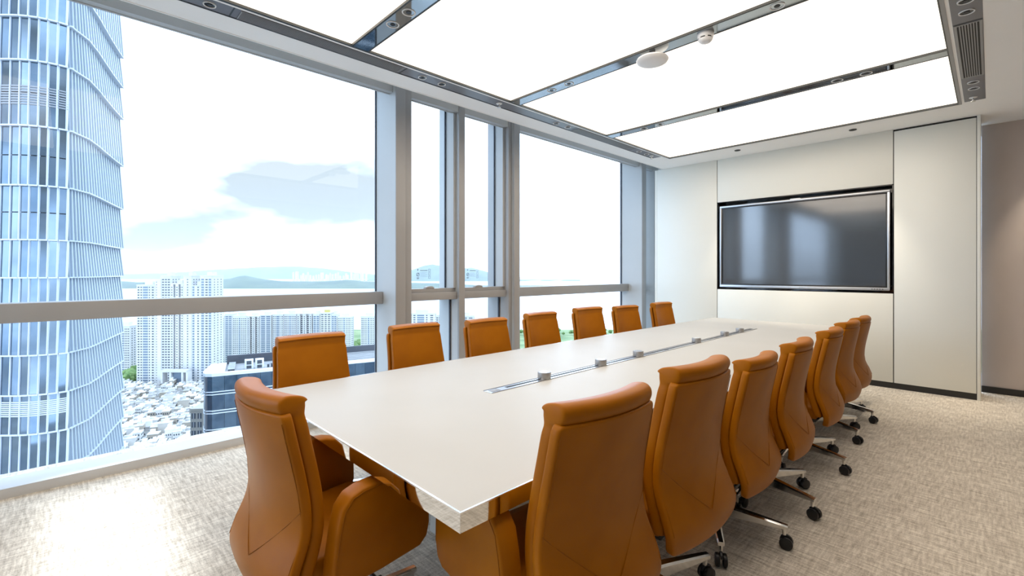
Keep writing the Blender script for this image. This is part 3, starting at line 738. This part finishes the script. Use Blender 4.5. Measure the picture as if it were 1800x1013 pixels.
for j in range(len(BV) - 1):
    z1, z0 = zat(BV[j], 65), zat(BV[j + 1], 65); hgt = z1 - z0
    upper = j < 6
    flare = .20
    us = [-420, -150, -47, -30.5] + cols
    # panes of the curved front, two rows in the tall storeys
    for a, b in zip(us, us[1:]):
        n = max(1, round(hgt / 4.6)) if a >= -31 else 1
        for r_ in range(n):
            za, zb = z0 + hgt * r_ / n, z0 + hgt * (r_ + 1) / n
            oa, ob = flare * (1 - r_ / n), flare * (1 - (r_ + 1) / n)
            bm = bmesh.new(); quadbox(bm, at(a, dep(a)), at(b, dep(b)), za + .08, zb - .08, .12, oa, ob); obj('pane', bm, M['tower_glass'], tw)
        if a >= -31:
            bm = bmesh.new(); p = at(b, dep(b)); q = at(b + 1.6, dep(b)); quadbox(bm, p, q, z0, z1 - .1, .3, flare + .16, .16); obj('mullion', bm, M['tower_white'], tw)
    # floor ledge
    bm = bmesh.new()
    for a, b in zip(us[2:], us[3:] + [None]):
        if b is None: break
        quadbox(bm, at(a, dep(a)), at(b, dep(b)), z0 - .14, z0 + .06, .9, flare + .22, flare + .22)
    obj('floor_ledge', bm, M['tower_white'], tw)
    # side screen: backing sheet and fine upright fins, with a sloping ledge
    bm = bmesh.new(); sl = [119] + fins[1:]
    for a, b in zip(sl, sl[1:]): quadbox(bm, at(a, dep(a)), at(b, dep(b)), z0, z1 - .05, .12, sfl(a), 0.0)
    obj('side_screen', bm, M['tower_back'], tw)
    bm = bmesh.new()
    for u in fins:
        quadbox(bm, at(u, dep(u)), at(u + 1.5, dep(u + 1.5)), z0, z1, .3, sfl(u) + .22, .22)
    o = obj('side_fin', bm, M['tower_fin'], tw); o['kind'] = 'stuff'
    bm = bmesh.new()
    for a, b in zip(sl, sl[1:]): quadbox(bm, at(a, dep(a)), at(b, dep(b)), z0 - .12, z0 + .06, .8, sfl(a) + .30, sfl(b) + .30)
    obj('side_ledge', bm, M['tower_white'], tw)
    if j in (3, 10):
        f0, f1 = ((.32, .63) if j == 3 else (.45, .85))
        bm = bmesh.new(); n = 8
        for a, b in zip(cols, cols[1:]):
            for k in range(n):
                zz = z0 + hgt * (f0 + (f1 - f0) * k / n); o_ = flare * (1 - (f0 + (f1 - f0) * k / n)) + .10
                quadbox(bm, at(a, dep(a)), at(b, dep(b)), zz, zz + hgt * (f1 - f0) / n * .55, .12, o_, o_)
        o = obj('louvre', bm, M['tower_louvre' if j == 3 else 'tower_white'], tw); o['kind'] = 'stuff'
bm = bmesh.new(); pl = [at(u, dep(u) + .35) for u in [-420, -30] + cols + fins[1:]] + [at(205, 118), at(-420, 110)]
prism(bm, [((p - tw_o).x, (p - tw_o).y) for p in pl], 'z', 0, zat(-150, 65) - GZ); obj('core', bm, M['tower_back'], tw)

# ------------------------------------------------------------------ apartment towers
def apartment(u0, u1, vtop, depth, thick, label, bays, cat='building', group='white apartment towers', crown=None, floors_h=3.3, name='apartment_tower', base=GZ, turn=0.0, wrows=None):
    """bays: list of (fraction start, end, kind) across the front; kind w window, b blue bay, r recess."""
    p0, p1 = at(u0, depth), at(u1, depth); w = (p1 - p0).length; mid = (p0 + p1) / 2
    z1 = zat(vtop, depth)
    t = thing(name, label, cat, (mid.x, mid.y, base), YAW + turn, group)
    h = z1 - base
    bm = bmesh.new()
    segs = []
    x = -w / 2
    # plan outline with recesses on the front (front is local -y)
    pts = [(-w / 2, thick)]
    pts.append((-w / 2, 0))
    for f0, f1, k in bays:
        if k == 'r':
            a, b = -w / 2 + w * f0, -w / 2 + w * f1
            pts += [(a, 0), (a, 3.0), (b, 3.0), (b, 0)]
    pts += [(w / 2, 0), (w / 2, thick)]
    prism(bm, pts, 'z', 0, h); obj('body', bm, M['apt_white'], t)
    n = int(h / floors_h)
    wb = bmesh.new(); bb = bmesh.new(); lb = bmesh.new()
    first = max(0, n - (wrows or n))
    for f in range(first, n):
        z = f * floors_h + 1.0
        for f0, f1, k in bays:
            a, b = -w / 2 + w * f0, -w / 2 + w * f1
            if k == 'w': box(wb, a, b, -.12, .05, z, z + 1.5)
            elif k == 'b':
                box(bb, a, b, -.35, .05, z - .2, z + 1.8)
            elif k == 'r': box(wb, a + .3, b - .3, 2.8, 3.02, z, z + 1.6); box(lb, a, b, 1.6, 3.0, z - 1.0, z - .75)
        for s in range(3):
            yy = thick * (.2 + .28 * s); box(wb, w / 2 - .05, w / 2 + .12, yy, yy + 1.6, z, z + 1.4); box(wb, -w / 2 - .12, -w / 2 + .05, yy, yy + 1.6, z, z + 1.4)
    if len(wb.verts): o = obj('window', wb, M['apt_window'], t); o['kind'] = 'stuff'
    else: wb.free()
    if len(bb.verts): o = obj('bay_window', bb, M['apt_blue'], t); o['kind'] = 'stuff'
    else: bb.free()
    if len(lb.verts): o = obj('balcony', lb, M['apt_white'], t); o['kind'] = 'stuff'
    else: lb.free()
    bm = bmesh.new(); box(bm, -w / 2 - .3, w / 2 + .3, -.3, thick + .3, h, h + 1.0); obj('parapet', bm, M['apt_white'], t)
    bm = bmesh.new(); box(bm, -w * .22, w * .22, thick * .3, thick * .7, h + 1.0, h + 5.5); obj('roof_hut', bm, M['yellow_sign'] if crown else M['apt_white'], t)
    return t
A1 = [(.06, .16, 'w'), (.22, .30, 'w'), (.36, .62, 'b'), (.68, .74, 'w'), (.84, .95, 'w')]
A2 = [(.05, .13, 'w'), (.20, .38, 'r'), (.46, .54, 'w'), (.62, .80, 'r'), (.87, .95, 'w')]
A3 = [(.08, .30, 'w'), (.40, .60, 'w'), (.70, .92, 'w')]
A4 = [(.10, .44, 'b'), (.56, .90, 'b')]
A5 = [(.05, .13, 'w'), (.17, .24, 'w'), (.30, .37, 'w'), (.44, .55, 'b'), (.62, .69, 'w'), (.75, .82, 'w'), (.87, .95, 'w')]
apartment(240, 272, 502, 590, 18, 'white apartment high-rise left of the tall pair, beside the glass tower', A1)
apartment(272.5, 283, 493, 590, 18, 'blank white lift shaft slab between two apartment high-rises', [(.2, .3, 'w')], name='apartment_slab')
apartment(283.5, 300, 486, 590, 18, 'narrow white apartment high-rise with the tallest roof on its left side', A3)
apartment(300, 322, 500, 590, 18, 'white apartment high-rise in the middle of the tall cluster', A2)
apartment(322.4, 336.6, 486, 590, 18, 'tall blank fronted white apartment high-rise in the cluster', [(.45, .58, 'w')])
apartment(337, 352, 503, 590, 18, 'white apartment high-rise with one pale window column, right in the cluster', [(.10, .30, 'b'), (.66, .84, 'w')])
apartment(352, 372, 486, 590, 24, 'rightmost high-rise of the tall cluster, with a bluish flank', [(.10, .32, 'b'), (.45, .65, 'w'), (.75, .95, 'b')])
apartment(205, 228, 574, 640, 16, 'pale apartment block beside the trees, right of the glass tower', A5)
row = [(368, 395, 556, A5), (395.5, 408, 553, A4), (408.5, 434, 556, A5), (434.5, 456, 557, A2), (457, 477, 555, A4), (479, 498, 553.5, A1), (499, 521, 553, A5), (522, 548, 552.5, A2), (550, 562, 553, A4), (563, 582, 551, A3), (582.5, 592, 553, A4), (593, 617, 558, A5), (634, 662, 557, A5)]
wd = ['first', 'second', 'third', 'fourth', 'fifth', 'sixth', 'seventh', 'eighth', 'ninth', 'tenth', 'eleventh', 'twelfth', 'last']
for i, (u0, u1, v, bs) in enumerate(row):
    apartment(u0, u1, v, 750, 14, 'white apartment block in the long row, %s from the left' % wd[i] + (', yellow crown' if i == 9 else ''), bs, group='long row of apartment blocks', crown=(i == 9), wrows=26)
for i, (u0, u1, v, bs, lb) in enumerate(((716, 764, 552, A1, 'white apartment block low in the left opening window'), (765, 802, 555, A5, 'white apartment block at the middle mullion, right of another block'), (803, 833, 556, A3, 'small white apartment block low in the right opening window'))):
    apartment(u0, u1, v, 700 + 30 * i, 16, lb, bs, group='apartment blocks in the opening windows', wrows=26)
# portal under the cluster
t = thing('portal_building', 'white open frame building at the foot of the tall apartment cluster', 'building', tuple(at(305, 575, GZ)), YAW)
w = (at(328, 575) - at(283, 575)).length
zt_ = zat(655, 575) - GZ
for x in (-.5, -.17, .30, .48): obj('pier', one(x * w, x * w + 2.2, 0, 8, 0, zt_), M['apt_white'], t)
obj('lintel', one(-w / 2, w / 2 + .6, -.4, 8.4, zt_, zt_ + 2.6), M['apt_white'], t)
obj('infill', one(-.17 * w + 2.2, .30 * w, 3, 4, 0, zt_), M['apt_blue'], t)

# far skyline across the bay: a few dozen pale towers
rnd = random.Random(5)
for i in range(34):
    u = 515 + i * 4.4 + rnd.uniform(-1, 1)
    if i >= 30: u = 352 + (i - 30) * 5
    d = 5600 + rnd.uniform(-150, 150); h = rnd.uniform(95, 150) * (1.0 if i < 30 else .8); p = at(u, d, GZ + 8)
    bm = bmesh.new(); box(bm, -10, 10, 0, 16, 0, h); box(bm, -4, 4, 4, 12, h, h + 6)
    o = obj('far_tower', bm, M['apt_white']); o.location = p; o.rotation_euler = (0, 0, YAW)
    tag(o, 'tiny pale tower block on the far shore skyline', 'building', 'far shore towers')

# ------------------------------------------------------------------ village below
rnd = random.Random(11)
hv = []
for k in range(8):
    w, d, h = rnd.uniform(5.0, 8.5), rnd.uniform(6, 10), rnd.uniform(9, 15)
    bodies = bmesh.new(); box(bodies, -w / 2, w / 2, -d / 2, d / 2, 0, h)
    roof = bmesh.new(); box(roof, -w / 2 - .3, w / 2 + .3, -d / 2 - .3, d / 2 + .3, h, h + .5)
    if k % 2: box(roof, -w * .3, w * .1, -d * .2, d * .3, h + .5, h + 3.0)
    else: box(roof, w * .0, w * .35, -d * .1, d * .3, h + .5, h + 2.6)
    win = bmesh.new()
    for f in range(int(h / 3.1)):
        for q in range(3):
            x = -w / 2 + w * (.12 + .29 * q); box(win, x, x + w * .16, -d / 2 - .1, -d / 2 + .1, f * 3.1 + 1.0, f * 3.1 + 2.3)
            y = -d / 2 + d * (.12 + .29 * q); box(win, w / 2 - .1, w / 2 + .1, y, y + d * .16, f * 3.1 + 1.0, f * 3.1 + 2.3)
    ms = []
    for b_, m_ in ((bodies, 'village'), (roof, 'village_roof'), (win, 'apt_window')):
        me = bpy.data.meshes.new('house_' + m_); bmesh.ops.recalc_face_normals(b_, faces=b_.faces); b_.to_mesh(me); b_.free(); me.materials.append(M[m_]); ms.append(me)
    hv.append(ms)
dpt = 318.0; cnt = 0
while dpt < 600 and cnt < 285:
    u = 168 + rnd.uniform(0, 12)
    while u < 372:
        if not (u > 345 and dpt < 420):
            p = at(u, dpt + rnd.uniform(-5, 5), GZ)
            r_ = thing('village_house', 'small pale village house in the dense low quarter below the window', 'house', p, YAW + math.radians(24) + rnd.choice((0, PI / 2, 0)) + rnd.uniform(-.08, .08), 'village houses below')
            ms = hv[rnd.randrange(8)]
            for nm, me in zip(('wall', 'roof', 'window'), ms):
                o = bpy.data.objects.new(nm, me); COL.objects.link(o); o.parent = r_
                if nm == 'window': o['kind'] = 'stuff'
            r_.scale = (1, 1, rnd.uniform(.75, 1.15)); cnt += 1
        u += 13.0 * 420 / dpt * rnd.uniform(.85, 1.15)
    dpt += 15.0

# ------------------------------------------------------------------ trees
rnd = random.Random(3)
def tree(p, h, label, group):
    t = thing('tree', label, 'tree', p, rnd.uniform(0, 6), group)
    bm = bmesh.new(); tube(bm, [(0, 0, 0), (0, 0, h * .35), (.3, 0, h * .6)], [h * .03, h * .022, h * .012], 7); obj('trunk', bm, M['bark'], t)
    bm = bmesh.new()
    for k in range(7):
        a = k * 2.4; rr = h * rnd.uniform(.17, .28); c = Vector((math.cos(a) * h * .2 * (k > 0), math.sin(a) * h * .2 * (k > 0), h * rnd.uniform(.5, .82)))
        s = bmesh.ops.create_icosphere(bm, subdivisions=2, radius=rr)
        for v in s['verts']: v.co = v.co * rnd.uniform(.85, 1.15) + c
    obj('crown', bm, M['leaf'], t, smooth=True)
for i in range(26):
    u = 226 + (i % 4) * 5 + rnd.uniform(-2, 2); d = 600 + 14 * (i // 2) + rnd.uniform(-8, 8)
    tree(at(u, d, GZ), rnd.uniform(16, 24), 'leafy green tree in the strip beside the pale apartment block', 'trees beside the apartment block')
for i in range(8):
    tree(at(620 + 2.2 * i, 800 + rnd.uniform(-20, 40), GZ), rnd.uniform(20, 30), 'green tree in the gap of the apartment row', 'trees in the apartment row gap')
for i in range(26):
    tree(at(905 + 8 * i + rnd.uniform(-3, 3), 1120 + rnd.uniform(-40, 40), GZ), rnd.uniform(9, 14), 'tree on the green shore seen between the chairs', 'trees on the green shore')

# ------------------------------------------------------------------ blue glass block with the roof plant
c0 = at(356, 130); c1 = at(690, 156.3); zr = zat(658.6, 130)
dv = (c1 - c0); Lb = dv.length; ang = math.atan2(dv.y, dv.x)
bk = thing('glass_office_block', 'blue glass office block with a white roof edge below the window', 'building', (c0.x, c0.y, 0), ang)
Z0 = GZ
bm = bmesh.new(); prism(bm, [(.6, .6), (Lb, .6), (Lb, 17), (2.5, 17)], 'z', Z0, zr - .9); obj('core', bm, M['roof_dark'], bk)
def corner_path(off=0.0):
    return [(1.2 - off, 16.5), (-.0 - off, 5.0), (.1 - off, 2.4), (.7 - off * .7, .8 - off * .7), (2.2, 0 - off)]
fl = 5.35; rows_ = 9
for r_ in range(rows_):
    zt2 = zr - .8 - fl * r_; zb2 = zt2 - fl + 1.0
    n = int((Lb - 2.2) / 3.0)
    for k in range(n):
        x0 = 2.2 + (Lb - 2.2) * k / n; x1 = 2.2 + (Lb - 2.2) * (k + 1) / n
        obj('pane', one(x0 + .03, x1 - .03, -.06, .06, zb2, zt2), M['block_glass'], bk)
    cp = corner_path()
    for (a, b) in zip(cp, cp[1:]):
        bm = bmesh.new(); prism(bm, [a, b, (b[0] + .1, b[1] + .12), (a[0] + .12, a[1] + .1)], 'z', zb2, zt2); obj('pane', bm, M['block_glass'], bk)
    for zz in (zb2 - .12, zb2 - 1.0 + .12):
        bm = bmesh.new()
        co, ci = corner_path(.18), corner_path(-.1)
        for (a, b, c_, d_) in zip(co, co[1:], ci[1:], ci): prism(bm, [a, b, c_, d_], 'z', zz - .12, zz + .12)
        box(bm, 2.2, Lb, -.18, .1, zz - .12, zz + .12); obj('band', bm, M['block_white'], bk)
    bm = bmesh.new()
    cp2 = corner_path(-.02)
    for (a, b) in zip(cp2, cp2[1:]): prism(bm, [a, b, (b[0] + .1, b[1] + .12), (a[0] + .12, a[1] + .1)], 'z', zb2 - 1.0, zb2)
    box(bm, 2.2, Lb, .0, .1, zb2 - 1.0, zb2); obj('spandrel', bm, M['block_glass'], bk)
# white coping and roof
bm = bmesh.new(); prism(bm, corner_path(.15) + [(Lb, -.15), (Lb, 1.3), (5.2, 1.3), (5.2, 16.5)], 'z', zr - .9, zr); obj('coping', bm, M['block_white'], bk)
bm = bmesh.new(); box(bm, 5.2, Lb, 1.3, 17, zr - 1.0, zr - .5); obj('roof_deck', bm, M['roof_grey'], bk)
bm = bmesh.new(); box(bm, 5.2, Lb, 16.2, 17, zr - .5, zr + 2.2); obj('rear_screen', bm, M['roof_dark'], bk)
bm = bmesh.new(); box(bm, 6.0, 7.6, 3, 15, zr - .5, zr + .2); obj('roof_light', bm, M['roof_dark'], bk)
for k in range(9): obj('skylight_bar', one(5.9, 7.7, 3.2 + k * 1.4, 3.4 + k * 1.4, zr + .2, zr + .35), M['block_white'], bk)
for x in (10.2, 13.0):
    q = obj('cooling_unit', one(x, x + 2.3, 4.5, 6.5, zr - .5, zr + 2.3), M['block_white'], bk, bevel=.06)
    obj('fan_grille', one(x + .5, x + 1.8, 4.42, 4.5, zr + .9, zr + 2.0), M['roof_dark'], q); obj('fan_grille', one(x + .5, x + 1.8, 4.42, 4.5, zr - .3, zr + .6), M['roof_dark'], q)
q = obj('stair_hut', one(19.5, 22.0, 8, 11, zr - .5, zr + 2.8), M['block_white'], bk)
for k in range(3): obj('roof_box', one(16.2 + k * 1.0, 16.8 + k * 1.0, 5, 5.6, zr - .5, zr + .4 + .2 * k), M['roof_dark'], bk)
obj('roof_platform', one(23, 38, 9, 11, zr + .6, zr + 1.3), M['block_white'], bk)
for k in range(5): obj('louvre_slat', one(20, Lb, 2.2, 2.4, zr - .4 + k * .24, zr - .28 + k * .24), M['slat'], bk)
for k in range(6): obj('louvre_slat', one(34, Lb, 2.8, 3.0, zr + .7 + k * .28, zr + .86 + k * .28), M['slat'], bk)
# small beige block at its foot
p = at(346, 170); w = (at(357, 170) - at(335.5, 170)).length
bb = thing('beige_block', 'small beige block with square windows at the left of the blue glass block', 'building', (p.x, p.y, GZ), YAW + .1)
zt3 = zat(722, 170) - GZ
obj('wall', one(-w / 2, w / 2, 0, 9, 0, zt3), M['beige_block'], bb); obj('parapet', one(-w / 2 - .2, w / 2 + .2, -.2, 9.2, zt3, zt3 + .7), M['beige_block'], bb)
for f in range(7):
    for q in range(2):
        x = -w / 2 + w * (.10 + .46 * q); z = zt3 - 3.0 - f * 3.2
        o = obj('window', one(x, x + w * .32, -.1, .12, z, z + 2.0), M['apt_window'], bb)
        obj('window_bar', one(x + w * .15, x + w * .17, -.16, -.08, z, z + 2.0), M['block_white'], o)
